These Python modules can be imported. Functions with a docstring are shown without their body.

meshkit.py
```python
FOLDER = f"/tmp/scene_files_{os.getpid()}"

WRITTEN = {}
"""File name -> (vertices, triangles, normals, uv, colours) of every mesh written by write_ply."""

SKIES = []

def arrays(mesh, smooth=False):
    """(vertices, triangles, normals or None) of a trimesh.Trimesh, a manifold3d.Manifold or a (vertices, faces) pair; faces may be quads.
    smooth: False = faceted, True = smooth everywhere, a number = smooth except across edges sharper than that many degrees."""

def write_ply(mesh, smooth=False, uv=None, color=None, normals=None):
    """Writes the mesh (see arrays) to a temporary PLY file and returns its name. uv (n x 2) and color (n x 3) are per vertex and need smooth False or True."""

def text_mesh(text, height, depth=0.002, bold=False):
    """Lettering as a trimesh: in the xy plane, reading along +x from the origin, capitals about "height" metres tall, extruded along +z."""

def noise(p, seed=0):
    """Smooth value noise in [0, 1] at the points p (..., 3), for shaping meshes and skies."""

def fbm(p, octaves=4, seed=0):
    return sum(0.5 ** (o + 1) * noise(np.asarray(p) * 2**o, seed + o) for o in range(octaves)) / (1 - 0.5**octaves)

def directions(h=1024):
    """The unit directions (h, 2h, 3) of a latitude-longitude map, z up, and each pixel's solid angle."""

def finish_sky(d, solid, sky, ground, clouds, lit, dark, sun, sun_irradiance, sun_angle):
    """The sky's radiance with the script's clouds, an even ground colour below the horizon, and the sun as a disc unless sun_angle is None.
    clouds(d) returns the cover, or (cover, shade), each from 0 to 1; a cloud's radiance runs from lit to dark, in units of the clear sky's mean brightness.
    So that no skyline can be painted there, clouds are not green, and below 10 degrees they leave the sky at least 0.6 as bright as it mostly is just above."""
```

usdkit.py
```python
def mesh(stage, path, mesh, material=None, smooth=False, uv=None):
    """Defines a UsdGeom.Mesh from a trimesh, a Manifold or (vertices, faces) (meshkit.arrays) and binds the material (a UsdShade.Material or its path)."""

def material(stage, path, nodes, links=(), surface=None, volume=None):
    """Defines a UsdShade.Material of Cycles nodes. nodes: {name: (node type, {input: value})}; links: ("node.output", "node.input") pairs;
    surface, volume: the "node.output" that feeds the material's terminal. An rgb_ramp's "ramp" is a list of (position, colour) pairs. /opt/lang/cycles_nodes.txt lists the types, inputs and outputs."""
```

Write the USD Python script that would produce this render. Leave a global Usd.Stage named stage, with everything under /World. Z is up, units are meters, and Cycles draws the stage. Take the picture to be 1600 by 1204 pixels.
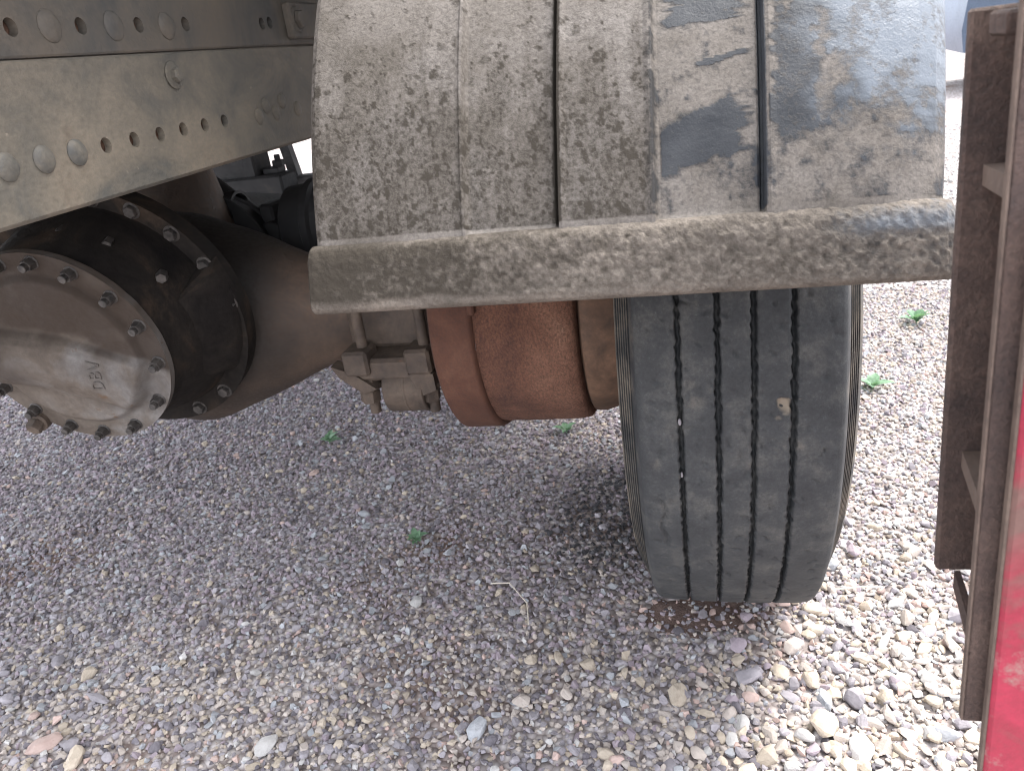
import math, numpy as np, trimesh, usdkit, meshkit
from pxr import Usd, UsdGeom, UsdLux, UsdShade, Gf, Sdf, Vt

stage = Usd.Stage.CreateInMemory()
UsdGeom.SetStageUpAxis(stage, 'Z'); UsdGeom.SetStageMetersPerUnit(stage, 1.0)
UsdGeom.Xform.Define(stage, '/World'); UsdGeom.Scope.Define(stage, '/World/Looks')
T = Sdf.ValueTypeNames
PI = math.pi

# ---------------------------------------------------------------- camera, sky, sun, exposure
EXPOSURE = 2.5
SKY = 0.07
SUN_I, SUN_ANGLE = 0.38, 30.0
SUN_EL, SUN_AZ = math.radians(61), math.radians(52)      # azimuth measured from +y towards +x
cam = UsdGeom.Camera.Define(stage, '/World/camera')
right, up, back = (0.97191995, 0.20037064, -0.12338243), (0.02929759, 0.41721537, 0.90833529), (0.23348077, -0.88644399, 0.39962956)
cam.AddTransformOp().Set(Gf.Matrix4d(*right, 0, *up, 0, *back, 0, 0, 0, 0.9, 1))
cam.CreateHorizontalApertureAttr(6.4); cam.CreateVerticalApertureAttr(4.816); cam.CreateFocalLengthAttr(6.4 * 1194 / 1600)
cam.CreateFStopAttr(2.2); cam.CreateFocusDistanceAttr(0.92); cam.CreateExposureAttr(EXPOSURE)
cam.CreateClippingRangeAttr(Gf.Vec2f(0.02, 2000))

dome = UsdLux.DomeLight.Define(stage, '/World/sky')
sky = usdkit.material(stage, '/World/Looks/sky_look', {
    's': ('sky_texture', {'sky_type': 'single_scattering', 'sun_disc': False, 'sun_elevation': SUN_EL, 'sun_rotation': SUN_AZ, 'aerosol_density': 3.0}),
    'tc': ('texture_coordinate', {}), 'n': ('noise_texture', {'scale': 2.2, 'detail': 6, 'roughness': .55}),
    'r': ('rgb_ramp', {'ramp': [(0.30, (.62, .62, .62)), (0.6, (.95, .95, .95))]}),
    'm': ('mix_color', {'blend_type': 'mix', 'b': (8.9, 9.2, 9.9), 'use_clamp': False}),
    'bg': ('background_shader', {'strength': SKY})},
    [('tc.generated', 'n.vector'), ('n.fac', 'r.fac'), ('r.color', 'm.fac'), ('s.color', 'm.a'), ('m.result', 'bg.color')], surface='bg.background')
UsdShade.MaterialBindingAPI.Apply(dome.GetPrim()).Bind(sky)
dome.GetPrim().SetCustomDataByKey('kind', 'structure')
sun = UsdLux.DistantLight.Define(stage, '/World/sun')
sun.CreateNormalizeAttr(True); sun.CreateIntensityAttr(SUN_I); sun.CreateAngleAttr(SUN_ANGLE); sun.CreateColorAttr(Gf.Vec3f(1, .96, .9))
sd = np.array([math.sin(SUN_AZ) * math.cos(SUN_EL), math.cos(SUN_AZ) * math.cos(SUN_EL), math.sin(SUN_EL)])
sx = np.cross([0, 0, 1.0], sd); sx /= np.linalg.norm(sx); sy = np.cross(sd, sx)
sun.AddTransformOp().Set(Gf.Matrix4d(*sx, 0, *sy, 0, *sd, 0, 0, 0, 10, 1))

# ---------------------------------------------------------------- materials
def worn(name, cols, scale=8, detail=8, rough=(.55, .85), fine=(120, .35), bump=(90, .25, .004), metallic=0, stretch=(1, 1, 1), spots=None, dist=.6, spec=.4, grime_shade=None):
    """Weathered surface: a ramp of colours over coarse noise, fine mottling, optional spots of another colour, relief."""
    nodes = {'g': ('geometry', {}), 'mp': ('mapping', {'scale': stretch}),
             'n': ('noise_texture', {'scale': scale, 'detail': detail, 'roughness': .62, 'distortion': dist}),
             'c': ('rgb_ramp', {'ramp': cols}),
             'f': ('noise_texture', {'scale': fine[0], 'detail': 5, 'roughness': .7}),
             'fr': ('rgb_ramp', {'ramp': [(.25, (1 - fine[1],) * 3), (.75, (1 + fine[1] * .6,) * 3)]}),
             'm': ('mix_color', {'blend_type': 'multiply', 'fac': 1.0, 'use_clamp': False}),
             'rr': ('map_range', {'from_min': .3, 'from_max': .7, 'to_min': rough[0], 'to_max': rough[1], 'clamp': True}),
             'bn': ('noise_texture', {'scale': bump[0], 'detail': 6, 'roughness': .65}),
             'b': ('bump', {'strength': bump[1], 'distance': bump[2]}),
             'p': ('principled_bsdf', {'metallic': metallic, 'specular_ior_level': spec})}
    links = [('g.position', 'mp.vector'), ('mp.vector', 'n.vector'), ('mp.vector', 'f.vector'), ('g.position', 'bn.vector'), ('n.fac', 'c.fac'), ('f.fac', 'fr.fac'),
             ('c.color', 'm.a'), ('fr.color', 'm.b'), ('f.fac', 'rr.value'), ('rr.result', 'p.roughness'), ('bn.fac', 'b.height'), ('b.normal', 'p.normal')]
    out = 'm.result'
    if spots:
        sc, lo, hi, col = spots
        nodes |= {'sn': ('noise_texture', {'scale': sc, 'detail': 7, 'roughness': .7}), 'sr': ('rgb_ramp', {'ramp': [(lo, (0, 0, 0)), (hi, (1, 1, 1))]}),
                  'sm': ('mix_color', {'blend_type': 'mix', 'b': col})}
        links += [('mp.vector', 'sn.vector'), ('sn.fac', 'sr.fac'), ('sr.color', 'sm.fac'), (out, 'sm.a')]
        out = 'sm.result'
    if grime_shade:                                             # greasy dirt and painted shade laid on by a per-vertex mask
        nodes |= {'ga': ('attribute', {'attribute': 'grime_shade'}), 'gm': ('mix_color', {'b': grime_shade})}
        links += [('ga.fac', 'gm.fac'), (out, 'gm.a')]
        out = 'gm.result'
    links.append((out, 'p.base_color'))
    return usdkit.material(stage, '/World/Looks/' + name, nodes, links, surface='p.BSDF')

M = {}
M['rail'] = worn('dusty_rail_paint', [(.3, (0.0561, 0.05676, 0.0528)), (.46, (0.1089, 0.09504, 0.07524)), (.62, (0.1485, 0.1241, 0.09438)), (.75, (0.1089, 0.0858, 0.06336))], scale=9, stretch=(1, .8, 1.3), fine=(160, .3),
                 spots=(38, .66, .74, (.25, .21, .165)), bump=(130, .3, .003))
M['rail_dark'] = worn('grimy_rail_plate', [(.3, (0.0375, 0.039, 0.039)), (.5, (0.07875, 0.0675, 0.05475)), (.7, (0.105, 0.084, 0.063))], scale=10, fine=(170, .3), spots=(60, .70, .78, (.22, .20, .17)), bump=(130, .3, .003))
M['rivet'] = worn('rivet_steel', [(.35, (0.0612, 0.05976, 0.054)), (.65, (0.1152, 0.1008, 0.08064))], scale=60, fine=(260, .25), bump=(200, .2, .002), rough=(.45, .7))
M['hole_shade'] = worn('shaded_recess', [(.3, (.045, .024, .015)), (.7, (.095, .048, .028))], scale=90)  # dark colour standing in for the shade inside the holes
M['axle'] = worn('brown_axle_dust', [(.3, (0.0306, 0.0221, 0.017)), (.5, (0.0663, 0.0442, 0.03145)), (.68, (0.1105, 0.0731, 0.051))], scale=7, fine=(130, .35), bump=(100, .35, .004), spots=(26, .64, .72, (.040, .030, .025)), grime_shade=(.016, .013, .011))
M['case'] = worn('oily_black_case', [(.35, (.010, .009, .009)), (.55, (.020, .017, .015)), (.72, (.055, .038, .027))], scale=9, fine=(110, .4), rough=(.6, .9), bump=(80, .4, .004), spec=.06)
M['cover'] = worn('cast_cover', [(.28, (.062, .047, .037)), (.46, (.112, .092, .076)), (.62, (.165, .154, .147)), (.8, (.21, .205, .205))], scale=7, fine=(120, .3), rough=(.65, .9), spec=.25, bump=(140, .4, .003), spots=(20, .62, .70, (.10, .055, .028)), metallic=.1, grime_shade=(.030, .0205, .0150))
M['bolt'] = worn('oily_bolt', [(.35, (.022, .020, .019)), (.65, (.075, .066, .060))], scale=70, rough=(.35, .6), metallic=.2, bump=(200, .2, .002))
M['bracket'] = worn('dusty_bracket', [(.3, (0.0306, 0.02295, 0.0187)), (.5, (0.068, 0.0493, 0.0374)), (.7, (0.1105, 0.0816, 0.0612))], scale=18, fine=(160, .35), bump=(150, .4, .003), spots=(40, .66, .74, (.16, .068, .035)))
M['drum'] = worn('rusty_drum', [(.28, (.070, .031, .022)), (.44, (.140, .064, .041)), (.62, (.205, .104, .068)), (.8, (.25, .155, .11))], scale=9, stretch=(1, 1, .7), fine=(300, .7), rough=(.8, .95), bump=(300, .8, .005), spots=(17, .63, .73, (.065, .028, .020)))
M['drum_edge'] = worn('rusty_drum_band', [(.3, (0.0522, 0.0216, 0.0144)), (.55, (0.0882, 0.0378, 0.0234)), (.75, (0.126, 0.0612, 0.0396))], scale=12, fine=(260, .35), rough=(.75, .95), bump=(260, .4, .003))
M['disc'] = worn('muddy_wheel_disc', [(.3, (.060, .038, .027)), (.55, (.165, .098, .064)), (.75, (.23, .15, .10))], scale=12, fine=(120, .35), spots=(50, .66, .72, (.05, .03, .025)))
M['dark'] = worn('dark_grime', [(.3, (.010, .010, .011)), (.6, (.026, .024, .024)), (.75, (.06, .048, .040))], scale=12, rough=(.55, .8))
M['greymetal'] = worn('grey_grime', [(.3, (.075, .075, .080)), (.7, (.19, .18, .175))], scale=14)
M['bed'] = worn('bed_steel', [(.3, (.045, .040, .036)), (.7, (.095, .082, .070))], scale=5)
M['post'] = worn('rust_brown_post', [(.3, (.042, .028, .025)), (.52, (.080, .052, .043)), (.74, (.145, .100, .080))], scale=14, fine=(260, .6), rough=(.7, .95), bump=(260, .8, .004), spots=(34, .69, .76, (.27, .25, .25)))
M['post_edge'] = worn('worn_rust_edge', [(.3, (.070, .048, .039)), (.7, (.135, .098, .078))], scale=22, fine=(230, .4), bump=(220, .4, .003))
M['red'] = worn('scratched_red_paint', [(.36, (0.1105, 0.0578, 0.0493)), (.47, (0.204, 0.0136, 0.0306)), (.62, (0.272, 0.017, 0.0425)), (.82, (0.306, 0.0595, 0.08075))], scale=9, fine=(200, .25), rough=(.35, .6), bump=(160, .2, .002), spots=(15, .58, .66, (.20, .13, .115)))
M['leaf'] = usdkit.material(stage, '/World/Looks/weed_leaf', {
    'o': ('object_info', {}), 'g': ('geometry', {}), 'n': ('noise_texture', {'scale': 130, 'detail': 3}), 'c': ('rgb_ramp', {'ramp': [(.35, (.11, .21, .12)), (.65, (.23, .37, .24))]}),
    'p': ('principled_bsdf', {'roughness': .5}), 't': ('translucent_bsdf', {'color': (.16, .30, .13)}), 'm': ('mix_closure', {'fac': .35})},
    [('g.position', 'n.vector'), ('n.fac', 'c.fac'), ('c.color', 'p.base_color'), ('p.BSDF', 'm.closure1'), ('t.BSDF', 'm.closure2')], surface='m.closure')
M['straw'] = worn('dry_straw', [(.3, (.50, .44, .36)), (.7, (.70, .64, .55))], scale=40)
M['paint_far'] = worn('dark_blue_paint', [(.3, (.030, .045, .070)), (.7, (.055, .075, .11))], scale=3, rough=(.25, .4), bump=(20, .02, .001))
M['glass_far'] = worn('dark_window', [(.3, (.02, .025, .03)), (.7, (.03, .04, .05))], scale=3, rough=(.05, .1), bump=(20, .01, .001))

# mudguard: clean black plastic showing through dust, by a per-vertex wear mask broken up with fine noise
def mudguard_material(name, crust):
    n = {'g': ('geometry', {}), 'a': ('attribute', {'attribute': 'dust'}), 'h': ('attribute', {'attribute': 'painted_sheen'}),
         'n1': ('noise_texture', {'scale': 210 if not crust else 160, 'detail': 6, 'roughness': .72}),
         's': ('math', {'math_type': 'subtract', 'value2': .5}), 'k': ('math', {'math_type': 'multiply_add', 'value2': 1.15}),
         'r': ('rgb_ramp', {'ramp': [(.22, (0, 0, 0)), (.46, (.55, .55, .55)), (.74, (1, 1, 1))] if not crust else [(.05, (.05, .05, .05)), (.5, (.55, .55, .55)), (.95, (1, 1, 1))]}),
         'n2': ('noise_texture', {'scale': 14, 'detail': 6, 'roughness': .6}),
         'dc': ('rgb_ramp', {'ramp': [(.30, (0.1081, 0.09528, 0.08209)), (.5, (0.1456, 0.1296, 0.1156)), (.7, (0.176, 0.1588, 0.1446))] if not crust else [(.30, (0.09091, 0.07913, 0.06848)), (.5, (0.1423, 0.1235, 0.1063)), (.7, (0.1976, 0.1712, 0.146))]}),
         'n3': ('noise_texture', {'scale': 330, 'detail': 4, 'roughness': .7}), 'fr': ('rgb_ramp', {'ramp': [(.3, (.72,) * 3), (.7, (1.18,) * 3)]}),
         'mm': ('mix_color', {'blend_type': 'multiply', 'fac': 1.0, 'use_clamp': False}),
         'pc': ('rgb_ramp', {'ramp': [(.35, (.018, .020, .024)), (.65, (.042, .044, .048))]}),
         'pf': ('mix_color', {'b': (.135, .152, .175)}), 'mu': ('attribute', {'attribute': 'mud'}), 'pm': ('mix_color', {'b': (.046, .039, .031)}), 'rm': ('math', {'math_type': 'multiply_add', 'value2': .45}),  # first mix paints a bluish sky reflection into the plastic colour
         'mc': ('mix_color', {}),
         'ro': ('map_range', {'from_min': 0, 'from_max': 1, 'to_min': .50, 'to_max': .92}),
         'rs': ('math', {'math_type': 'multiply_add', 'value2': -.20}),
         'bh': ('math', {'math_type': 'multiply_add', 'value2': .6}),
         'b': ('bump', {'strength': .55 if not crust else .8, 'distance': .0022 if not crust else .0035}),
         'sl': ('math', {'math_type': 'multiply_add', 'value2': -.14, 'value3': .20}), 'sk': ('math', {'math_type': 'multiply_add', 'value2': -.35}), 'sc': ('clamp', {'min': .06, 'max': .6}), 'p': ('principled_bsdf', {})}
    l = [('mu.fac', 'sl.value1'), ('r.color', 'sk.value1'), ('sl.value', 'sk.value3'), ('sk.value', 'sc.value'), ('sc.result', 'p.specular_ior_level'), ('g.position', 'n1.vector'), ('n1.fac', 's.value1'), ('s.value', 'k.value1'), ('a.fac', 'k.value3'), ('k.value', 'r.fac'),
         ('g.position', 'n2.vector'), ('n2.fac', 'dc.fac'), ('g.position', 'n3.vector'), ('n3.fac', 'fr.fac'), ('dc.color', 'mm.a'), ('fr.color', 'mm.b'),
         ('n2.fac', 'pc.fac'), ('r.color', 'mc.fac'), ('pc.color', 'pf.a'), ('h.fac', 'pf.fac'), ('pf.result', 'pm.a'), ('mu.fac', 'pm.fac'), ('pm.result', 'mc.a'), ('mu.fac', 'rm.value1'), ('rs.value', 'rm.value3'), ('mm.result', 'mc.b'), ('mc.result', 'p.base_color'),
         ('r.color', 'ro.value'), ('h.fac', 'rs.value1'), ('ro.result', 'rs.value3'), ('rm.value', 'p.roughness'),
         ('n3.fac', 'bh.value1'), ('r.color', 'bh.value3'), ('bh.value', 'b.height'), ('b.normal', 'p.normal')]
    return usdkit.material(stage, '/World/Looks/' + name, n, l, surface='p.BSDF')
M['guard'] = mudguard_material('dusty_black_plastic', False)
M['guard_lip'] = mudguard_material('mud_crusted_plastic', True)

M['tyre'] = usdkit.material(stage, '/World/Looks/worn_rubber', {
    'g': ('geometry', {}), 'a': ('attribute', {'attribute': 'dust'}), 'n': ('noise_texture', {'scale': 22, 'detail': 9, 'roughness': .72}),
    'c': ('rgb_ramp', {'ramp': [(.3, (.016, .017, .019)), (.50, (.030, .032, .034)), (.66, (.062, .061, .058))]}),
    'f': ('noise_texture', {'scale': 300, 'detail': 4, 'roughness': .7}), 'fr': ('rgb_ramp', {'ramp': [(.3, (.75,) * 3), (.62, (1.1,) * 3), (.74, (1.7,) * 3)]}),
    'm': ('mix_color', {'blend_type': 'multiply', 'fac': 1.0, 'use_clamp': False}),
    'gv': ('map_range', {'from_min': -1, 'from_max': 0, 'to_min': .9, 'to_max': 1, 'clamp': True}), 'gm': ('mix_color', {'blend_type': 'multiply', 'fac': 1.0}), 'dm': ('math', {'math_type': 'multiply'}), 'dr': ('rgb_ramp', {'ramp': [(.14, (0,) * 3), (.46, (1,) * 3)]}), 'd': ('mix_color', {'b': (.21, .175, .135)}),
    'b': ('bump', {'strength': .35, 'distance': .0015}), 'p': ('principled_bsdf', {'roughness': .66, 'specular_ior_level': .35})},
    [('g.position', 'n.vector'), ('n.fac', 'c.fac'), ('g.position', 'f.vector'), ('f.fac', 'fr.fac'), ('c.color', 'm.a'), ('fr.color', 'm.b'), ('a.fac', 'dm.value1'), ('n.fac', 'dm.value2'),
     ('dm.value', 'dr.fac'), ('dr.color', 'd.fac'), ('m.result', 'gm.a'), ('a.fac', 'gv.value'), ('gv.result', 'gm.b'), ('gm.result', 'd.a'), ('d.result', 'p.base_color'), ('f.fac', 'b.height'), ('b.normal', 'p.normal')], surface='p.BSDF')

M['ground'] = usdkit.material(stage, '/World/Looks/gravelly_earth', {
    'g': ('geometry', {}), 'v': ('voronoi_texture', {'scale': 62, 'randomness': 1}), 'bw': ('rgb_to_bw', {}),
    'c': ('rgb_ramp', {'ramp': [(0, (.36, .32, .31)), (.35, (.48, .44, .43)), (.7, (.58, .54, .53)), (1, (.52, .47, .44))]}),
    'vd': ('rgb_ramp', {'ramp': [(.25, (1, 1, 1)), (.75, (.38, .35, .34))]}), 'm': ('mix_color', {'blend_type': 'multiply', 'fac': 1.0}),
    'n': ('noise_texture', {'scale': 3, 'detail': 6}), 'nr': ('rgb_ramp', {'ramp': [(.52, (0, 0, 0)), (.72, (1, 1, 1))]}), 'e': ('mix_color', {'b': (.20, .135, .105)}),
    'b': ('bump', {'strength': .9, 'distance': .012, 'invert': True}), 'p': ('principled_bsdf', {'roughness': .95, 'specular_ior_level': .2})},
    [('g.position', 'v.vector'), ('v.color', 'bw.color'), ('bw.val', 'c.fac'), ('v.distance', 'vd.fac'), ('c.color', 'm.a'), ('vd.color', 'm.b'), ('g.position', 'n.vector'), ('n.fac', 'nr.fac'),
     ('nr.color', 'e.fac'), ('m.result', 'e.a'), ('e.result', 'p.base_color'), ('v.distance', 'b.height'), ('b.normal', 'p.normal')], surface='p.BSDF')
M['soil'] = worn('red_brown_soil', [(.3, (.125, .086, .073)), (.6, (.190, .135, .115)), (.8, (.25, .185, .16))], scale=25, fine=(300, .5), rough=(.9, 1), bump=(220, .8, .006), spec=.2)

def stone_material(name, a, b):
    return usdkit.material(stage, '/World/Looks/' + name, {
        'g': ('geometry', {}), 'o': ('object_info', {}), 'n': ('noise_texture', {'scale': 55, 'detail': 6, 'roughness': .65}), 'c': ('rgb_ramp', {'ramp': [(.3, a), (.7, b)]}),
        'hr': ('map_range', {'to_min': .78, 'to_max': 1.22}), 'h': ('hsv', {}), 'f': ('noise_texture', {'scale': 420, 'detail': 3}), 'bp': ('bump', {'strength': .35, 'distance': .002}),
        'p': ('principled_bsdf', {'roughness': .82, 'specular_ior_level': .35})},
        [('g.position', 'n.vector'), ('n.fac', 'c.fac'), ('o.random', 'hr.value'), ('hr.result', 'h.value'), ('c.color', 'h.color'), ('h.color', 'p.base_color'), ('g.position', 'f.vector'),
         ('f.fac', 'bp.height'), ('bp.normal', 'p.normal')], surface='p.BSDF')
STONES = {'grey': ((.215, .198, .213), (.315, .292, .310)), 'mauve': ((.22, .183, .206), (.315, .266, .292)), 'dark': ((.10, .090, .102), (.175, .160, .176)), 'pale': ((.36, .345, .335), (.46, .445, .43)),
          'tan': ((.34, .285, .225), (.46, .395, .32)), 'blue_grey': ((.26, .27, .29), (.38, .385, .40)), 'oily': ((.035, .035, .040), (.075, .073, .078)), 'pink': ((.36, .26, .23), (.47, .36, .32)), 'beige': ((.325, .28, .25), (.43, .38, .34)), 'bleached': ((.50, .455, .445), (.62, .575, .56))}  # near-black set carries painted tyre shade, palest set painted open-sky brightness
for k, (a, b) in STONES.items():
    M['stone_' + k] = stone_material('stone_' + k, a, b)

# ---------------------------------------------------------------- helpers
used = set()
def unique(parent, name):
    p, k = f'{parent}/{name}', 0
    while p in used:
        k += 1; p = f'{parent}/{name}_{k:03d}'
    used.add(p)
    return p

def tag(prim, label=None, cat=None, group=None, kind=None):
    for k, v in (('label', label), ('category', cat), ('group', group), ('kind', kind)):
        if v: prim.SetCustomDataByKey(k, v)
    return prim

ORIGIN = {}
def thing(name, label, cat, at=(0, 0, 0), group=None, kind=None):
    p = unique('/World', name); x = UsdGeom.Xform.Define(stage, p); x.AddTranslateOp().Set(Gf.Vec3d(*map(float, at)))
    ORIGIN[p] = np.array(at, float)
    tag(x.GetPrim(), label, cat, group, kind)
    return p

def part(parent, name, mesh, mat, smooth=35, label=None, attrs=None):
    """A mesh given in world coordinates, under parent (a path). Returns its path."""
    p = unique(parent, name)
    base = ORIGIN['/'.join(p.split('/')[:3])] if '/'.join(p.split('/')[:3]) in ORIGIN else np.zeros(3)
    v, f, n = meshkit.arrays(mesh, smooth)
    m = usdkit.mesh(stage, p, (v - base, f), M[mat])
    if n is not None:
        m.CreateNormalsAttr(Vt.Vec3fArray.FromNumpy(n.astype(np.float32))); m.SetNormalsInterpolation('vertex')
    for k, a in (attrs or {}).items():
        UsdGeom.PrimvarsAPI(m).CreatePrimvar(k, T.FloatArray, 'vertex').Set(Vt.FloatArray.FromNumpy(np.asarray(a, np.float32)))
    if label: m.GetPrim().SetCustomDataByKey('label', label)
    return p

cat_ = trimesh.util.concatenate
def cbox(lo, hi, c=.002):
    lo, hi = np.minimum(lo, hi).astype(float), np.maximum(lo, hi).astype(float)
    c = min(c, .45 * (hi - lo).min()); P = []
    for s in np.ndindex(2, 2, 2):
        q = np.where(s, hi, lo); d = np.where(s, -c, c)
        for k in range(3):
            e = d.copy(); e[k] = 0; P.append(q + e)
    return trimesh.convex.convex_hull(np.array(P))
def rod(p0, p1, r, n=16, r1=None):
    p0, p1 = np.array(p0, float), np.array(p1, float); d = p1 - p0; L = np.linalg.norm(d); d /= L
    a = np.cross(d, [0, 0, 1.0] if abs(d[2]) < .9 else [1.0, 0, 0]); a /= np.linalg.norm(a); b = np.cross(d, a)
    t = np.arange(n) * 2 * PI / n; ring = np.cos(t)[:, None] * a + np.sin(t)[:, None] * b
    r1 = r if r1 is None else r1
    c = min(.12 * r, .002)
    return trimesh.convex.convex_hull(np.vstack([p0 + ring * (r - c), p0 + d * c + ring * r, p1 - d * c + ring * r1, p1 + ring * (r1 - c)]))
def hexnut(p, d, r, h, turn=0):
    p, d = np.array(p, float), np.array(d, float); d /= np.linalg.norm(d)
    a = np.cross(d, [0, 0, 1.0] if abs(d[2]) < .9 else [1.0, 0, 0]); a /= np.linalg.norm(a); b = np.cross(d, a)
    t = np.arange(6) * PI / 3 + turn; ring = np.cos(t)[:, None] * a + np.sin(t)[:, None] * b
    return trimesh.convex.convex_hull(np.vstack([p + ring * r, p + d * h * .8 + ring * r, p + d * h + ring * r * .86]))
def grid_faces(nu, nv, close_v=False):
    i, j = np.meshgrid(np.arange(nu - 1), np.arange(nv if close_v else nv - 1), indexing='ij')
    a, b = i * nv + j, i * nv + (j + 1) % nv
    c, d = (i + 1) * nv + (j + 1) % nv, (i + 1) * nv + j
    return np.stack([a, b, c, d], -1).reshape(-1, 4)
def tri(q): return np.vstack([q[:, [0, 1, 2]], q[:, [0, 2, 3]]])
def lathe(profile, centre, n=96, noise=0, freq=20, seed=0):
    """profile (x, r) revolved about the x axis through centre."""
    P = np.array(profile, float); t = np.arange(n) * 2 * PI / n
    x = np.repeat(P[:, :1], n, 1); r = np.repeat(P[:, 1:], n, 1)
    v = np.stack([x, r * np.cos(t), r * np.sin(t)], -1).reshape(-1, 3) + centre
    m = trimesh.Trimesh(v, tri(grid_faces(len(P), n, True)), process=False)
    if noise:
        nn = meshkit.fbm(v * freq, 4, seed) - .5
        d = v - centre; d[:, 0] = 0; d /= np.maximum(np.linalg.norm(d, axis=1, keepdims=True), 1e-6)
        m.vertices = v + d * (nn * noise)[:, None]
    return m
def sstep(a, b, x):
    t = np.clip((np.asarray(x, float) - a) / (b - a), 0, 1); return t * t * (3 - 2 * t)
def rng(k): return np.random.default_rng(k)

# ---------------------------------------------------------------- ground and sky setting
def ground():
    xs = np.r_[-80, -40, -20, -10, -6, np.arange(-4, 3.01, .1), 5, 8, 14, 25, 50, 80]; ys = np.r_[-60, -30, -15, -8, -4, -2, -1, np.arange(-.5, 6.01, .1), 7, 9, 12, 16, 24, 40, 80, 140]
    x, y = np.meshgrid(xs, ys, indexing='ij'); p = np.stack([x, y, 0 * x], -1)
    z = (meshkit.fbm(p * 1.7, 3, 3) - .5) * .03 * (np.hypot(x, y) < 9); z = np.minimum(z, .004)
    p[..., 2] = z - .006
    g = usdkit.mesh(stage, unique('/World', 'ground'), (p.reshape(-1, 3), grid_faces(len(xs), len(ys))[:, ::-1]), M['ground'], smooth=True)
    tag(g.GetPrim(), kind='structure')
ground()
def ground_z(x, y):
    p = np.stack([x, y, 0 * x], -1); z = (meshkit.fbm(p * 1.7, 3, 3) - .5) * .03
    return np.minimum(z, .004) - .006

# ---------------------------------------------------------------- the truck
YC, ZC = 1.26, .497
TRUCK = thing('truck', 'dusty truck seen from below, with mudguard over one worn tyre, axle and frame rail', 'truck', (-.6, YC, 0))

# frame rail: lower web with rivets and punched holes, upper reinforcement plate on the same plane above a narrow seam
def punched(lo, hi, holes, r):
    import manifold3d as m3
    b = cbox(lo, hi, .002); mf = m3.Manifold(m3.Mesh(np.asarray(b.vertices, np.float32), np.asarray(b.faces, np.uint32)))
    for y, z in holes:
        c = m3.Manifold.cylinder(.1, r, r, 20).rotate([0, 90, 0]).translate([hi[0] - .05, y, z]); mf -= c
    q = mf.to_mesh()
    return trimesh.Trimesh(q.vert_properties[:, :3], q.tri_verts, process=False)
RX = -.62
lower_holes = [(.763 + .0485 * k, .8588) for k in range(6)]
upper_holes = [(.588, .977), (.6854, .977), (.7805, .978), (.8773, .979), (.9719, .980), (1.1713, .981), (1.1962, .982)]
rail = punched((RX - .009, -2.0, .806), (RX, 6.5, .9487), lower_holes, .0085)
fl = cbox((RX - .085, -2.0, .803), (RX - .0095, 6.5, .812), .003)
bend = rod((RX - .0095, -2.0, .8125), (RX - .0095, 6.5, .8125), .0095, 24)
RAIL = part(TRUCK, 'chassis_rail', cat_([rail, fl, bend]), 'rail', 30)
part(RAIL, 'hole_backing', cbox((RX - .016, .70, .840), (RX - .0095, 1.06, .878), .001), 'hole_shade', False)  # added dark strip, paints the shade seen through the holes
upper = punched((RX - .009, -2.0, .9503), (RX + .0015, 6.5, 1.10), upper_holes, .0085)
UP = part(TRUCK, 'rail_reinforcement', upper, 'rail_dark', 30)
part(UP, 'hole_backing', cbox((RX - .016, .5, .96), (RX - .0095, 1.25, 1.0), .001), 'hole_shade', False)  # same dark strip painted as shade behind the upper holes
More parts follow.
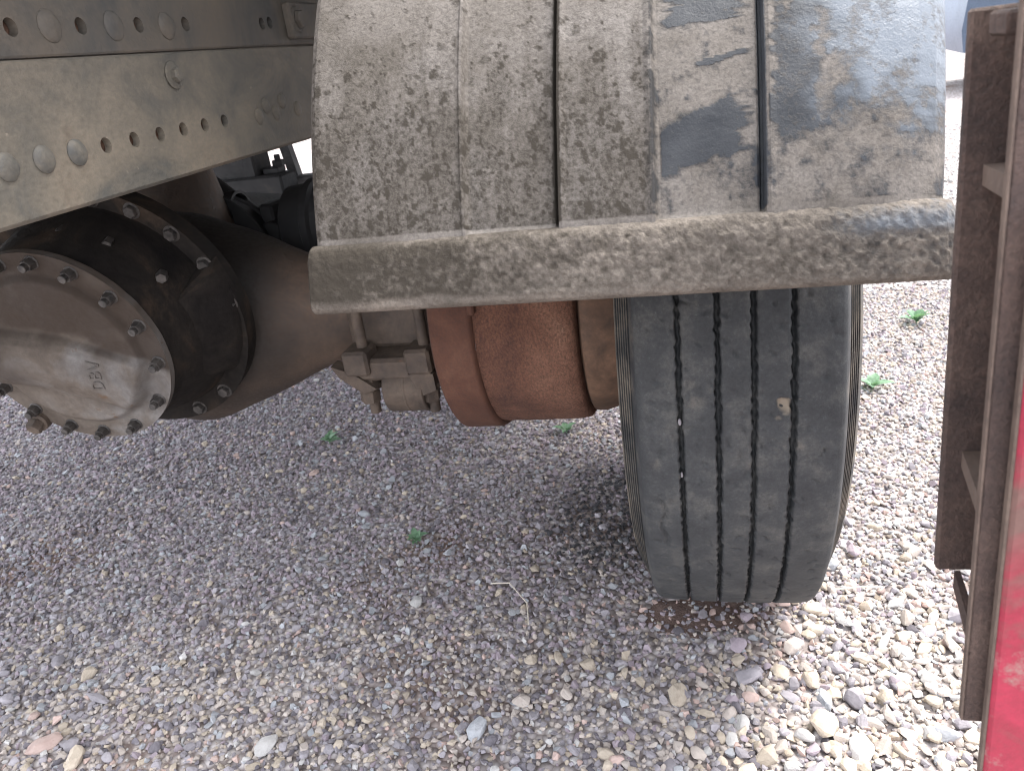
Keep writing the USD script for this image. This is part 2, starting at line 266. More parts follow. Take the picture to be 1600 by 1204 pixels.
def rivet(y, z, r, h, x=RX, mat='rivet', parent=RAIL, name='rivet'):
    pr = [(0, r), (h * .25, r), (h * .6, r * .86), (h * .88, r * .55), (h, .0001)]
    part(parent, name, lathe(pr, np.array([x - .0005, y, z]), 24), mat, 40)
for y in (.5740, .6238, .6704, .7168): rivet(y, .858, .0135, .006)
for y, z in [(1.1006, .8553), (1.1269, .8683), (1.1798, .8704), (1.2275, .8545), (1.1540, .8553)]: rivet(y, z, .0115, .004, mat='rail')
for y in (.637, .7353, .8324, .9305): rivet(y, .978, .0155, .006, x=RX + .0015, parent=UP, mat='rail_dark')
part(RAIL, 'bolt', cat_([rod((RX, .9177, .9222), (RX + .003, .9177, .9222), .016, 24), hexnut((RX + .003, .9190, .9222), (1, 0, 0), .0085, .006, .3)]), 'rail')
part(UP, 'bracket', cat_([cbox((RX, 1.245, .958), (RX + .014, 1.36, 1.012), .003), hexnut((RX + .014, 1.268, .986), (1, 0, 0), .014, .010, .2), rod((RX + .005, 1.268, .986), (RX + .0165, 1.268, .986), .020, 20)]), 'rail_dark')

# axle housing: banjo body with arms tapering into the tubes
def axle():
    xs = np.linspace(-1.85, -.36, 140); n = 64; t = np.arange(n) * 2 * PI / n
    def R(x):
        d = x + .95
        right = np.interp(d, [0, .08, .15, .20, .25, .32, .36, .6], [.215, .185, .160, .138, .112, .090, .080, .076])
        left = np.interp(-d, [0, .08, .15, .20, .25, .32, .36, .9], [.215, .185, .160, .138, .112, .090, .080, .076])
        return np.where(d > 0, right, left)
    r = R(xs); k = np.ones(9) / 9; r = np.convolve(np.pad(r, 4, 'edge'), k, 'valid')
    v = np.stack([np.repeat(xs[:, None], n, 1), YC + r[:, None] * np.cos(t) * .86, ZC + r[:, None] * np.sin(t)], -1).reshape(-1, 3)
    v += (meshkit.fbm(v * 14, 3, 5) - .5)[:, None] * .006
    return trimesh.Trimesh(v, tri(grid_faces(len(xs), n, True)), process=False)
am = axle(); av = np.array(am.vertices)
an = meshkit.fbm(av * 16, 4, 15) - .5; tyre_shade_stain_ = sstep(.30, .17, np.hypot(av[:, 0] + .94, av[:, 2] - .55) + an * .10) * .95
AX = part(TRUCK, 'axle_housing', am, 'axle', True, attrs={'grime_shade': tyre_shade_stain_})
part(AX, 'top_boss', trimesh.convex.convex_hull(np.vstack([rod((-1.03, 1.36, .50), (-1.02, 1.40, .785), .16, 28, .085).vertices])), 'axle')

# differential case and cover, tilted a little down and towards the wheel
CN = np.array([.0356, -1, -.195]); CN /= np.linalg.norm(CN)
CC = np.array([-.935, .9195, .564]); CU = np.cross(CN, [1, 0, 0]); CU /= np.linalg.norm(CU); CU = CU if CU[2] > 0 else -CU
CR = np.cross(CU, CN); CR = CR if CR[0] > 0 else -CR
def on_cover(a, b, h=0): return CC + a * CR + b * CU + h * CN
def frustum(c0, r0, c1, r1, n=72): 
    t = np.arange(n) * 2 * PI / n; ring = np.cos(t)[:, None] * CR + np.sin(t)[:, None] * CU
    return trimesh.convex.convex_hull(np.vstack([c0 + ring * r0, c1 + ring * r1]))
back1 = CC - CN * .155; back1[2] -= .018; back1[0] += .0
case = [frustum(CC - CN * .004, .160, CC - CN * .05, .168), frustum(CC - CN * .04, .166, back1, .196)]
case.append(frustum(back1 + CN * .012, .222, back1 - CN * .02, .222))
def polar(rad, deg, h): return on_cover(rad * math.cos(math.radians(deg)), rad * math.sin(math.radians(deg)), h)
boss = trimesh.convex.convex_hull(np.array([polar(.158, d, -.055) for d in (10, -8, -26, -40)] + [polar(.215, d, -.120) for d in (14, 0, -14, -28)] + [polar(.222, d, -.150) for d in (18, 4, -10, -24, -40)] + [polar(.14, d, -.15) for d in (20, -45)]))
case.append(boss)
CASE = part(TRUCK, 'differential_case', cat_(case), 'case', 25)
for deg in (-72, -52, 2, 22, 40, 58, 76, 95, 112):
    a, b = .208 * math.cos(math.radians(deg)), .208 * math.sin(math.radians(deg)); q = back1 + a * CR + b * CU + CN * .011
    part(CASE, 'bolt', cat_([hexnut(q, CN, .0105, .010, deg), rod(q, q + CN * .002, .0135, 16)]), 'bolt')
for a, b, h in ((.155, .075, -.085), (.095, .135, -.085), (.030, .160, -.085)):
    q = on_cover(a, b, h); part(CASE, 'bolt', cat_([hexnut(q, CN + .5 * CR * a / .17, .009, .018, .4)]), 'bolt')

def cover():
    R0 = .166; nr, nt = 74, 220; rr = np.linspace(0, 1, nr) ** .9 * R0; t = np.arange(nt) * 2 * PI / nt
    a, b = rr[:, None] * np.cos(t), rr[:, None] * np.sin(t); x, z = a + CC[0], b + CC[2]
    up_x = np.array([-1.12, -1.0316, -.9242, -.8785, -.8285, -.7967, -.78]); up_z = np.array([.622, .6174, .5944, .5760, .5487, .5286, .515])
    lo_x = np.array([-1.12, -1.0725, -.9815, -.9104, -.8514, -.80]); lo_z = np.array([.534, .5322, .5168, .487, .4577, .425])
    zu, zl = np.interp(x, up_x, up_z), np.interp(x, lo_x, lo_z)
    inb = sstep(-.006, .010, zu - z) * sstep(-.012, .012, z - zl) * (1 - sstep(.118, .142, np.hypot(a, b)))
    mid = np.clip((z - zl) / np.maximum(zu - zl, 1e-3), 0, 1)
    h = .010 * (1 - sstep(.122, .136, np.hypot(a, b)))
    h = h + inb * (.018 + .014 * np.sin(mid * PI)) * (1 - .55 * sstep(-.95, -.80, x))
    h += .006 * np.exp(-((z - zu) / .0045) ** 2) * (1 - sstep(.118, .135, np.hypot(a, b)))
    h += .0035 * np.exp(-((z - zl) / .005) ** 2) * (1 - sstep(.118, .135, np.hypot(a, b)))
    n3 = np.stack([x, 0 * x, z], -1); h += (meshkit.fbm(n3 * 60, 3, 8) - .5) * .0022
    global cover_h
    cover_h = lambda qa, qb: float(h.ravel()[np.argmin((a.ravel() - qa) ** 2 + (b.ravel() - qb) ** 2)])
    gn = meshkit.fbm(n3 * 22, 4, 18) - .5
    gr = np.clip(.80 * sstep(-.01, .02, z - zu + gn * .03) + sstep(-.02, -.10, a) * .45 * sstep(.0, .02, z - zl) + gn * .9 + .18, 0, .92) * sstep(-.03, .01, z - zl + gn * .02)  # upper plate darkened: shade below the rail painted in, along with brown dirt
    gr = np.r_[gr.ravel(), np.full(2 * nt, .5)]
    v = CC + a[..., None] * CR + b[..., None] * CU + h[..., None] * CN
    v = v.reshape(-1, 3); f = tri(grid_faces(nr, nt, True)[:, ::-1])
    side = np.vstack([v[-nt:], v[-nt:] - CN * .012]); sf = tri(grid_faces(2, nt, True)[:, ::-1])
    return cat_([trimesh.Trimesh(v, f, process=False), trimesh.Trimesh(side, sf, process=False)]), gr
cm, cgr = cover()
CV = part(TRUCK, 'differential_cover', cm, 'cover', True, attrs={'grime_shade': cgr})
for q in [(-.853, .897, .689), (-.811, .907, .648), (-.7845, .917, .601), (-.786, .929, .537), (-.820, .941, .472), (-.8815, .948, .4235), (-.946, .9485, .409), (-.9975, .942, .432), (-1.046, .934, .4645), (-1.079, .9245, .5065), (-.905, .892, .713), (-.96, .890, .717)]:
    d = np.array(q) - CC; a, b = d @ CR, d @ CU; s = .152 / math.hypot(a, b); p0 = on_cover(a * s, b * s)
    NUT = part(CV, 'nut', cat_([rod(p0 - CN * .001, p0 + CN * .0020, .0108, 20), hexnut(p0 + CN * .0020, CN, .0092, .012, a * 40), rod(p0, p0 + CN * .022, .0060, 14)]), 'bolt')
tx = meshkit.text_mesh('DBV', .0175, .0050)
tx.apply_translation(-tx.bounds.mean(0)); tv = np.array(tx.vertices)
tc = np.array([-.8745 - CC[0], .5385 - CC[2]]); ang = math.radians(83)
ta = tv[:, 0] * math.cos(ang) - tv[:, 1] * math.sin(ang) + tc[0]; tb = tv[:, 0] * math.sin(ang) + tv[:, 1] * math.cos(ang) + tc[1]
part(CV, 'lettering', (np.array([on_cover(a, b, cover_h(a, b) - .0006 + w) for a, b, w in zip(ta, tb, tv[:, 2])]), np.array(tx.faces)), 'cover', False, attrs={'grime_shade': np.full(len(tv), .35)})
# drain plug at the lower left of the cover
q = on_cover(-.118, -.125, .0); part(CV, 'drain_plug', cat_([rod(q - CN * .02, q + CN * .01, .017, 20), hexnut(q + CN * .01, CN + np.array([0, 0, -.3]), .013, .014)]), 'bracket')

# spring plate with U bolts under the axle
SP = part(TRUCK, 'spring_plate', cat_([cbox((-.582, 1.115, .412), (-.428, 1.40, .452), .006), cbox((-.582, 1.105, .425), (-.536, 1.16, .470), .005), cbox((-.470, 1.105, .425), (-.425, 1.16, .470), .005),
    trimesh.convex.convex_hull(np.array([[-.612, 1.12, .440], [-.60, 1.12, .418], [-.555, 1.11, .392], [-.53, 1.11, .40], [-.57, 1.11, .43], [-.612, 1.15, .44], [-.60, 1.15, .418], [-.555, 1.15, .392], [-.53, 1.15, .40], [-.57, 1.15, .43]])),
    trimesh.convex.convex_hull(np.array([[-.47, 1.11, .425], [-.425, 1.11, .425], [-.424, 1.11, .395], [-.45, 1.11, .385], [-.47, 1.15, .425], [-.425, 1.15, .425], [-.424, 1.15, .395], [-.45, 1.15, .385]])),
    cbox((-.59, 1.17, .45), (-.44, 1.36, .60), .01)]), 'bracket')
for x in (-.5515, -.4405):
    for y in (1.135, 1.385):
        part(SP, 'u_bolt', cat_([rod((x, y, .345), (x, y, .72), .0095, 16)]), 'bracket')
        part(SP, 'nut', cat_([hexnut((x - .004, y, .412), (0, 0, -1), .021, .022, x * 9), rod((x, y, .402), (x, y, .394), .023, 20), hexnut((x - .004, y, .388), (0, -.15, -1), .018, .022, x * 5)]), 'bracket')
BS = part(TRUCK, 'stabiliser_bush', cat_([rod((-.522, 1.155, .388), (-.449, 1.155, .388), .047, 36), rod((-.530, 1.155, .388), (-.440, 1.155, .388), .017, 20), cbox((-.512, 1.13, .39), (-.459, 1.19, .43), .006)]), 'bracket')
part(BS, 'seam', lathe([(-.4805, .0470), (-.4815, .0478), (-.4835, .0478), (-.4845, .0470)], np.array([0, 1.155, .388]), 36), 'bracket', True)

# brake drum
drum = [(-.395, .10), (-.395, .216), (-.391, .2215), (-.333, .2215), (-.327, .2180), (-.325, .2125)]
DR = part(TRUCK, 'brake_drum', lathe([(-.325, .10), (-.325, .2115), (-.27, .2110), (-.19, .2105), (-.176, .2075), (-.170, .200), (-.168, .10)], np.array([0, YC, ZC]), 160, .0022, 26, 4), 'drum', 40)
part(DR, 'rim_band', lathe(drum, np.array([0, YC, ZC]), 160, .0012, 20, 6), 'drum_edge', 40)
part(DR, 'cast_rib', cbox((-.330, 1.042, .545), (-.318, 1.065, .585), .003), 'drum_edge')

# wheel: tyre and disc
WX = .0415
WH = unique(TRUCK, 'wheel'); UsdGeom.Xform.Define(stage, WH)
part(WH, 'wheel_disc', lathe([(-.168, .09), (-.168, .190), (-.164, .1965), (-.150, .1975), (-.118, .188), (-.095, .185), (-.08, .20), (-.075, .262), (-.085, .268), (-.085, .288), (.14, .288)], np.array([0, YC, ZC]), 120, .001), 'disc', 40)
def tyre():
    R0 = .5005; n = 1500; t = np.arange(n) * 2 * PI / n
    crown = lambda x: R0 - .30 * x * x - 1500 * np.maximum(np.abs(x) - .095, 0) ** 3
    pts = []                                             # (x, r, groove edge id or -1, dust)
    gx = [-.0589, -.0182, .0188, .0586]; hw = .0029
    pts += [(-.112, .285, -1, .5), (-.121, .31, -1, .6), (-.130, .36, -1, .7), (-.133, .40, -1, .7), (-.131, .435, -1, .7)]
    for k in range(6):                                   # shoulder ribs
        u = k / 6; x = -.130 + u * .019; r = .438 + u * .039
        pts += [(x, r, -1, .45), (x + .0010, r + .0010, -1, .45), (x + .0016, r - .0012, -1, .15), (x + .0030, r + .0022, -1, .25)]
    pts += [(-.1105, .4805, -1, .3), (-.1065, .4905, -1, .2), (-.1045, .4940, -1, .15)]
    edges = [-.1005] + sum([[g - hw, g + hw] for g in gx], []) + [.1005]
    for i in range(5):
        a, b = edges[2 * i], edges[2 * i + 1]
        m = max(4, int((b - a) / .0022))
        for j, x in enumerate(np.linspace(a, b, m)):
            e = 2 * i if (j == 0 and i > 0) else (2 * i + 1 if (j == m - 1 and i < 4) else -1)
            pts.append((x, crown(x) - (.0006 if j in (0, m - 1) else 0), e, .12))
        if i < 4:
            g = gx[i]; pts += [(g - hw * .85, crown(g) - .012, 2 * i + 1, .25), (g + hw * .85, crown(g) - .012, 2 * i + 2, .25)]
    pts += [(.1045, .4940, -1, .15), (.1065, .4905, -1, .2), (.1105, .4805, -1, .3)]
    for k in range(6):
        u = 1 - k / 6; x = .130 - u * .019; r = .438 + u * .039
        pts += [(x - .0030, r + .0022, -1, .35), (x - .0016, r - .0012, -1, .1), (x - .0010, r + .0010, -1, .45), (x, r, -1, .45)]
    pts += [(.131, .435, -1, .4), (.133, .40, -1, .5), (.130, .36, -1, .6), (.121, .31, -1, .6), (.112, .285, -1, .5)]
    A = np.array(pts); A[:, 0] += .005 * (A[:, 0] > .1)
    x = np.repeat(A[:, :1], n, 1); r = np.repeat(A[:, 1:2], n, 1); dust = np.repeat(A[:, 3:], n, 1)
    for k, e in enumerate(A[:, 2]):
        if e >= 0:
            w = .0006 * np.sin(t * 231 + e) + .0034 * (meshkit.fbm(np.stack([t * 60, 0 * t + e * 7, 0 * t], -1), 4, int(e)) - .5)
            if e >= 7: w = w + .0035 * np.clip(meshkit.noise(np.stack([t * 40, 0 * t + 3.3, 0 * t], -1), 9) - .62, 0, 1) * (1 if e == 8 else -.4)
            x[k] += w
    v = np.stack([x, r * np.cos(t), r * np.sin(t)], -1)
    nz = meshkit.fbm(v * 22, 4, 11) - .5; fz = meshkit.fbm(v * 90, 3, 12) - .5
    chip = np.clip(meshkit.noise(v * np.array([110, 70, 70]), 31) - .76, 0, 1) * 6 * (np.abs(x) < .1)
    tread = (r > .48)
    rr = r + nz * .0018 + fz * .0006 - chip * .0024 * tread
    # torn chunk beside the outermost groove
    ang = np.arctan2(r * np.sin(t) , -r * np.cos(t))
    gouge = sstep(.25, .7, np.exp(-((x - .047) / .0075) ** 2 - ((ang - math.radians(3) - .9 * (x - .047)) / .018) ** 2) + fz * 1.3 * (np.abs(x - .047) < .02) * (np.abs(ang - .05) < .05))
    rr = rr - gouge * .006 * tread
    cut = np.exp(-((x + .083 + .003 * np.sin(ang * 60)) / .0013) ** 2) * (np.abs(ang - math.radians(-16)) < .085) * .004
    rr = rr - cut * tread
    rc = rng(99); tr_x, tr_s = x, ang * R0                # short nicks and slits in the worn tread
    for _ in range(70):
        cx, cs_, a_, L_, w_ = rc.uniform(-.095, .1), rc.uniform(-.36, .22), rc.uniform(0, PI), rc.uniform(.0025, .007), rc.uniform(.0008, .0016)
        j = np.abs(ang[0] * R0 - cs_) < .012
        ux, us = tr_x[:, j] - cx, tr_s[:, j] - cs_
        al, ac = ux * math.cos(a_) + us * math.sin(a_), -ux * math.sin(a_) + us * math.cos(a_) + 18 * (ux * math.cos(a_) + us * math.sin(a_)) ** 2
        rr[:, j] -= np.exp(-(ac / w_) ** 2) * (1 - sstep(L_ * .7, L_, np.abs(al))) * .0022 * tread[:, j]
    v = np.stack([x + WX, YC + rr * np.cos(t), ZC + rr * np.sin(t)], -1)
    v[..., 2] = np.where(v[..., 2] < .006, .006 + (v[..., 2] - .006) * .3, v[..., 2])
    dust = np.where(rr < crown(np.minimum(np.abs(x), .1)) - .006, np.where(np.abs(x) < .1, -1, dust), dust)
    dust = np.clip(dust + nz * .7 * (dust > 0) + gouge * 1.0 * (dust > 0), -1, 1.4)
    return (v.reshape(-1, 3), tri(grid_faces(len(A), n, True))), dust.ravel()
tm, td = tyre()
TY = part(WH, 'tyre', tm, 'tyre', True, attrs={'dust': td})
for px, ang, s in ((-.0182, 1.0, .0030), (-.0182, -7, .0024)):
    st = trimesh.creation.icosphere(1, s); st.vertices *= [.7, .8, 1.5]
    R_ = .4965; st.apply_translation([px, YC - R_ * math.cos(math.radians(ang)), ZC + R_ * math.sin(math.radians(ang))])
    part(WH, 'trapped_pebble', st, 'stone_grey', False)

# mudguard: moulded panel curved about the wheel, with steps and creases, and a thick bottom lip
GR = .655
def guard():
    path = [(-.346, -.045), (-.3470, -.012), (-.3450, -.004), (-.3395, -.0005), (-.335, 0), (-.2005, 0), (-.1990, .0022), (-.1968, .0018), (-.1950, -.0045), (-.1925, -.0075), (-.1180, -.0080), (-.1160, -.0100), (-.1145, -.0150), (-.1128, -.0150),
            (-.1115, .0010), (-.1085, .0028), (-.104, .0010), (-.036, .0010), (-.0320, .0032), (-.0290, .0030), (-.0270, -.0050), (-.0245, -.0080), (.0545, -.0080), (.0565, -.0105), (.0578, -.0160), (.0597, -.0160),
            (.0610, .0010), (.0645, .0030), (.069, .0012), (.140, .0010), (.160, -.0008), (.175, -.0045), (.188, -.0115), (.197, -.0215), (.2015, -.035), (.203, -.055), (.203, -.075)]
    P = np.array(path); L = np.r_[0, np.cumsum(np.hypot(*np.diff(P, axis=0).T))]; s = np.unique(np.r_[np.arange(0, L[-1], .0019), L])
    x, dr = np.interp(s, L, P[:, 0]), np.interp(s, L, P[:, 1])
    th = np.radians(np.r_[np.arange(20.5, 50, .17), np.arange(50, 128, .8)])
    TH, Xg = np.meshgrid(th, x, indexing='ij'); DR = np.repeat(dr[None], len(th), 0)
    up = (TH - math.radians(22.8)) / math.radians(22)            # 0 at the lip, 1 at the top of the picture
    lean = -.016 * np.clip(up, 0, 1.3) * np.clip((-.1 - Xg) / .25, 0, 1) + .017 * np.clip(up, 0, 1.3) * np.clip(Xg / .2, 0, 1)
    foot = 1 - sstep(.0, .035, up)                               # creases run out into the lip
    DR = DR * (1 - .5 * foot * ((Xg > -.33) & (Xg < .15)))
    q = np.stack([Xg, GR * TH, 0 * Xg], -1)
    DR = DR + (meshkit.fbm(q * 9, 3, 21) - .5) * .004 + (meshkit.fbm(q * 60, 3, 22) - .5) * .0008
    r = GR + DR
    v = np.stack([Xg + lean, YC - r * np.cos(TH), ZC + r * np.sin(TH)], -1)
    # --- wear mask
    u, w = Xg, up
    blot = meshkit.fbm(q * np.array([34, 20, 1]), 5, 30); spots = meshkit.fbm(q * np.array([120, 100, 1]), 4, 31); big = meshkit.fbm(q * np.array([11, 6, 1]), 4, 32)
    d = np.full_like(u, .76)
    low = sstep(.95, .0, w)
    strk = meshkit.fbm(q * np.array([95, 17, 1]), 5, 37)
    from scipy.spatial import cKDTree
    rd = rng(38); n0 = 2600; ctr = np.stack([rd.uniform(-.36, .1, n0), rd.uniform(0, 1.3, n0)], -1); ctr = ctr[rd.uniform(size=n0) < .30 + .7 * sstep(1, .2, ctr[:, 1])]
    cs = ctr * np.array([1, GR * math.radians(22) / 1.7]); rad = rd.lognormal(math.log(.0010), .60, len(cs)).clip(.0005, .0048)
    pq = np.stack([u + (spots - .5) * .012, (w + (blot - .5) * .04) * GR * math.radians(22) / 1.7], -1).reshape(-1, 2)
    dd, ii = cKDTree(cs).query(pq, k=3); dots = sstep(1.15, .75, (dd / rad[ii]).min(1)).reshape(u.shape)
    dark = (.10 + .70 * low) * np.clip(strk - .42, 0, .3) * 3.0 + .40 * dots + .30 * sstep(.55, .72, spots) * (.4 + low) + low ** 1.2 * (.06 + np.clip(big - .36, 0, 1) * 1.1) - .5 * (spots - .5) * (.3 + low)
    left = 1 - sstep(-.04, -.02, u)
    d = d - dark * left * (.8 - .15 * low) - left * low * (.25 + .5 * (strk - .5))
    d = np.where(left > .5, np.maximum(d, .24 + .30 * strk - .22 * dots), d)
    # brushed clean patches on the two right-hand panels
    str_ = meshkit.fbm(q * np.array([16, 170, 1]), 5, 33) - .5; edge = meshkit.fbm(q * np.array([50, 60, 1]), 4, 34) - .5
    def patch(cx, cw, rx, rw, slope=0, soft=.18):
        uu = (u - cx) / rx + str_ * 1.1 + edge * .5; ww = (w - cw - slope * (u - cx)) / rw + edge * .9
        return 1 - sstep(1 - soft, 1 + soft, np.maximum(np.abs(uu), np.abs(ww)))
    pt = np.maximum.reduce([patch(.009, .30, .035, .10, 1.5), patch(.014, .83, .028, .030, 0), patch(.010, .755, .030, .045, .3), patch(.004, .985, .034, .05), patch(.028, .57, .022, .010, .8),
                            patch(.083, .92, .022, .21, .0), patch(.103, .78, .028, .10, .9), patch(.083, .47, .016, .20, 1.2) * .8, patch(.067, .34, .006, .05) * .9])
    pt = pt * ((u > -.024) & (u < .052) | (u > .064))
    rp = sstep(-.04, -.02, u)
    d = d - rp * (pt * .66 + np.clip(blot - .52, 0, 1) * 1.6 * sstep(.45, .1, w) + np.clip(spots - .60, 0, 1) * 2.0)
    # the outer corner is rubbed cleaner towards the top; sky reflection painted in with it
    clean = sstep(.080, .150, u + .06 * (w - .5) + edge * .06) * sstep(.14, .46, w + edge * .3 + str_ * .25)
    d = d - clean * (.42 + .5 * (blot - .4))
    mott = sstep(.06, .11, u) * np.clip(meshkit.fbm(q * np.array([60, 40, 1]), 4, 36) - .5, 0, 1) * 1.8
    d = d - mott
    # clean rubbed edges of the steps
    d = d - .35 * np.exp(-((u + .029) / .0022) ** 2) * (edge > -.05)
    for c in (-.1135, .0588): d = np.where(np.abs(u - c) < .0035, .15, d)  # crease lines set dark, their shade painted into the mask
    d = np.where(w < .03, .8, d)
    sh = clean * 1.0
    return (v.reshape(-1, 3), tri(grid_faces(len(th), len(x))[:, ::-1])), d.ravel(), sh.ravel(), (left * .9).ravel()
gm, gd, gs, gmud = guard()
GU = part(TRUCK, 'mudguard', gm, 'guard', True, attrs={'dust': gd, 'painted_sheen': gs, 'mud': gmud})
def lip():
    prof = [(17.55, -.035), (17.46, -.016), (17.44, -.004), (17.52, .0030), (17.75, .0075), (18.1, .0095), (18.6, .0100), (19.5, .0105), (20.5, .0105), (21.4, .0105), (22.0, .0098), (22.4, .0082), (22.75, .0052), (23.0, .0015), (23.12, -.003), (23.2, -.012), (23.2, -.02)]
    P = np.array(prof); L = np.r_[0, np.cumsum(np.hypot(np.radians(np.diff(P[:, 0])) * .66, np.diff(P[:, 1])))]
    s = np.arange(0, L[-1], .0013); th, dr = np.radians(np.interp(s, L, P[:, 0])), np.interp(s, L, P[:, 1])
    k = np.ones(3) / 3; dr = np.convolve(np.pad(dr, 1, 'edge'), k, 'valid')
    ex = [(-.3515, -.035), (-.3518, -.012), (-.3510, -.005), (-.3480, -.0012), (-.344, 0), (.185, 0), (.193, -.003), (.199, -.009), (.2035, -.018), (.205, -.035), (.205, -.055)]
    E_ = np.array(ex); LE = np.r_[0, np.cumsum(np.hypot(*np.diff(E_, axis=0).T))]; se = np.unique(np.r_[np.arange(0, LE[-1], .0013), LE])
    x, de = np.interp(se, LE, E_[:, 0]), np.interp(se, LE, E_[:, 1])
    TH, X_ = np.meshgrid(th, x, indexing='ij'); D = dr[:, None] + de[None]
    q = np.stack([X_, .66 * TH, D], -1)
    crust = meshkit.fbm(q * np.array([190, 190, 90]), 4, 41) - .5; fine = meshkit.fbm(q * 330, 3, 42) - .5
    front = (dr > -.004)[:, None]
    rr = .6545 + D + (crust * .0058 + fine * .0022) * front * (.5 + .6 * sstep(-.25, .05, X_)) + (meshkit.fbm(q * 8, 2, 43) - .5) * .004
    v = np.stack([X_, YC - rr * np.cos(TH), ZC + rr * np.sin(TH)], -1)
    w = (np.degrees(TH) - 17.45) / 5.6
    blot = meshkit.fbm(q * np.array([26, 40, 40]), 5, 44) - .5; sp = meshkit.fbm(q * np.array([280, 280, 90]), 4, 45) - .5
    d = -.36 + 1.08 * sstep(-.40, .03, X_ + blot * .20) + blot * .7 + sp * 1.0 + crust * .9 + .06
    d = np.maximum(d, sstep(.26, .10, w + blot * .25) * .95)
    d = d + sstep(.86, .97, w) * .35
    d = np.minimum(d, 1.0 - .75 * np.exp(-((w - .72 - blot * .3) / .16) ** 2) * sstep(.10, .135, X_ + sp * .05))
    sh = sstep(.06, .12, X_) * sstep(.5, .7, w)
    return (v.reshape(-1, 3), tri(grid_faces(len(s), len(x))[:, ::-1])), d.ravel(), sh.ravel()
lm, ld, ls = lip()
part(GU, 'bottom_lip', lm, 'guard_lip', True, attrs={'dust': ld, 'painted_sheen': ls, 'mud': .95 * sstep(.16, .08, np.array(lm[0])[:, 0])})

# what shows in the gap between rail and mudguard, beyond the axle
CMB = part(TRUCK, 'cross_member', cat_([cbox((-1.55, 2.20, .44), (-.70, 2.26, .628), .006), cbox((-1.40, 2.17, .44), (-.70, 2.199, .47), .004)]), 'greymetal')
part(CMB, 'bolt', cat_([cbox((-1.215, 2.10, .655), (-1.165, 2.15, .672), .003), hexnut((-1.175, 2.13, .672), (0, 0, 1), .018, .018), rod((-1.175, 2.13, .67), (-1.175, 2.13, .705), .009)]), 'dark')
part(TRUCK, 'strut', trimesh.convex.convex_hull(np.array([[-1.222, 2.22, .80], [-1.192, 2.22, .80], [-1.168, 2.22, .628], [-1.198, 2.22, .628], [-1.222, 2.25, .80], [-1.192, 2.25, .80], [-1.168, 2.25, .628], [-1.198, 2.25, .628]])), 'greymetal')
part(TRUCK, 'bracket_block', cat_([cbox((-1.65, 2.08, .60), (-1.225, 2.18, .740), .006), cbox((-1.36, 2.06, .595), (-1.14, 2.16, .655), .006), hexnut((-1.25, 2.10, .725), (0, 0, 1), .02, .02)]), 'dark')
BC = part(TRUCK, 'brake_chamber', lathe([(-.86, .02), (-.86, .06), (-.845, .082), (-.80, .086), (-.795, .094), (-.78, .094), (-.775, .086), (-.70, .084), (-.66, .06), (-.66, .02)], np.array([.03, 1.50, .615]), 48), 'dark', 40)
part(BC, 'push_rod', cat_([rod((-.85, 1.50, .62), (-.93, 1.45, .69), .010), cbox((-.875, 1.46, .61), (-.845, 1.53, .67), .005)]), 'dark')
TQ = part(TRUCK, 'torque_rod', cat_([rod((-1.02, 1.50, .745), (-.83, 1.48, .585), .0175, 20), rod((-.85, 1.44, .60), (-.85, 1.53, .60), .036, 28)]), 'dark')
part(TQ, 'clamp', cat_([lathe([(-.012, .036), (-.012, .042), (.012, .042), (.012, .036)], np.array([-.925, 1.46, .662]), 32)]), 'dark')
part(TRUCK, 'gearbox_housing', trimesh.convex.convex_hull(np.vstack([rod((-1.0, 1.42, .56), (-1.0, 1.75, .56), .16, 24, .09).vertices])), 'dark')
part(TRUCK, 'propeller_shaft', rod((-1.0, 1.7, .56), (-1.0, 4.5, .62), .055, 24), 'dark')
part(TRUCK, 'far_rail', cat_([cbox((-1.40, -2, .803), (-1.391, 6.5, 1.10), .002)]), 'rail_dark')
# unseen load bed, shaped for shade; rear left piece added to shade the rail
BED = part(TRUCK, 'load_bed', cat_([cbox((-2.25, 1.25, 1.22), (.32, 7.5, 1.36), .01), cbox((-2.25, .32, 1.225), (-.40, 1.249, 1.355), .01)]), 'bed')
for k in range(6): part(BED, 'floor_bearer', cbox((-2.2, 1.4 + k, 1.101), (.28, 1.48 + k, 1.219), .004), 'bed')

# ---------------------------------------------------------------- rusty steel post with red panel, at the right
PT = thing('steel_stand', 'rust brown steel post with a scratched red painted panel, close by at the right edge', 'steel post', (.19, .46, 0))
LEAN = .0425
def lean(m):
    m = m.copy(); v = np.array(m.vertices); v[:, 0] += (.70 - v[:, 2]) * LEAN; m.vertices = v; return m
part(PT, 'rear_plate', lean(cbox((.158, .497, .519), (.225, .505, .889), .0015)), 'post')
FF = part(PT, 'front_flange', lean(cat_([cbox((.1565, .4195, .455), (.20, .424, 1.06), .0010)])), 'post')
part(FF, 'worn_edge', lean(cbox((.1551, .4190, .456), (.1566, .4245, 1.06), .0006)), 'post_edge')
part(PT, 'web', lean(cbox((.196, .4245, .455), (.204, .4965, 1.06), .001)), 'post')
part(PT, 'top_bar', lean(cbox((.1605, .452, .8755), (.42, .478, .8875), .0015)), 'post')
def strap(z0, z1, zf0, zf1):
    return lean(trimesh.convex.convex_hull(np.array([[x, y, z] for x, y, a, b in ((.1690, .4965, z0, z1), (.1585, .4246, zf0, zf1), (.1955, .4965, z0, z1), (.1955, .4246, zf0, zf1)) for z in (a, b)])))
part(PT, 'gusset', strap(.7945, .8065, .8005, .8125), 'post_edge')
part(PT, 'gusset', strap(.6060, .6180, .6080, .6220), 'post_edge')
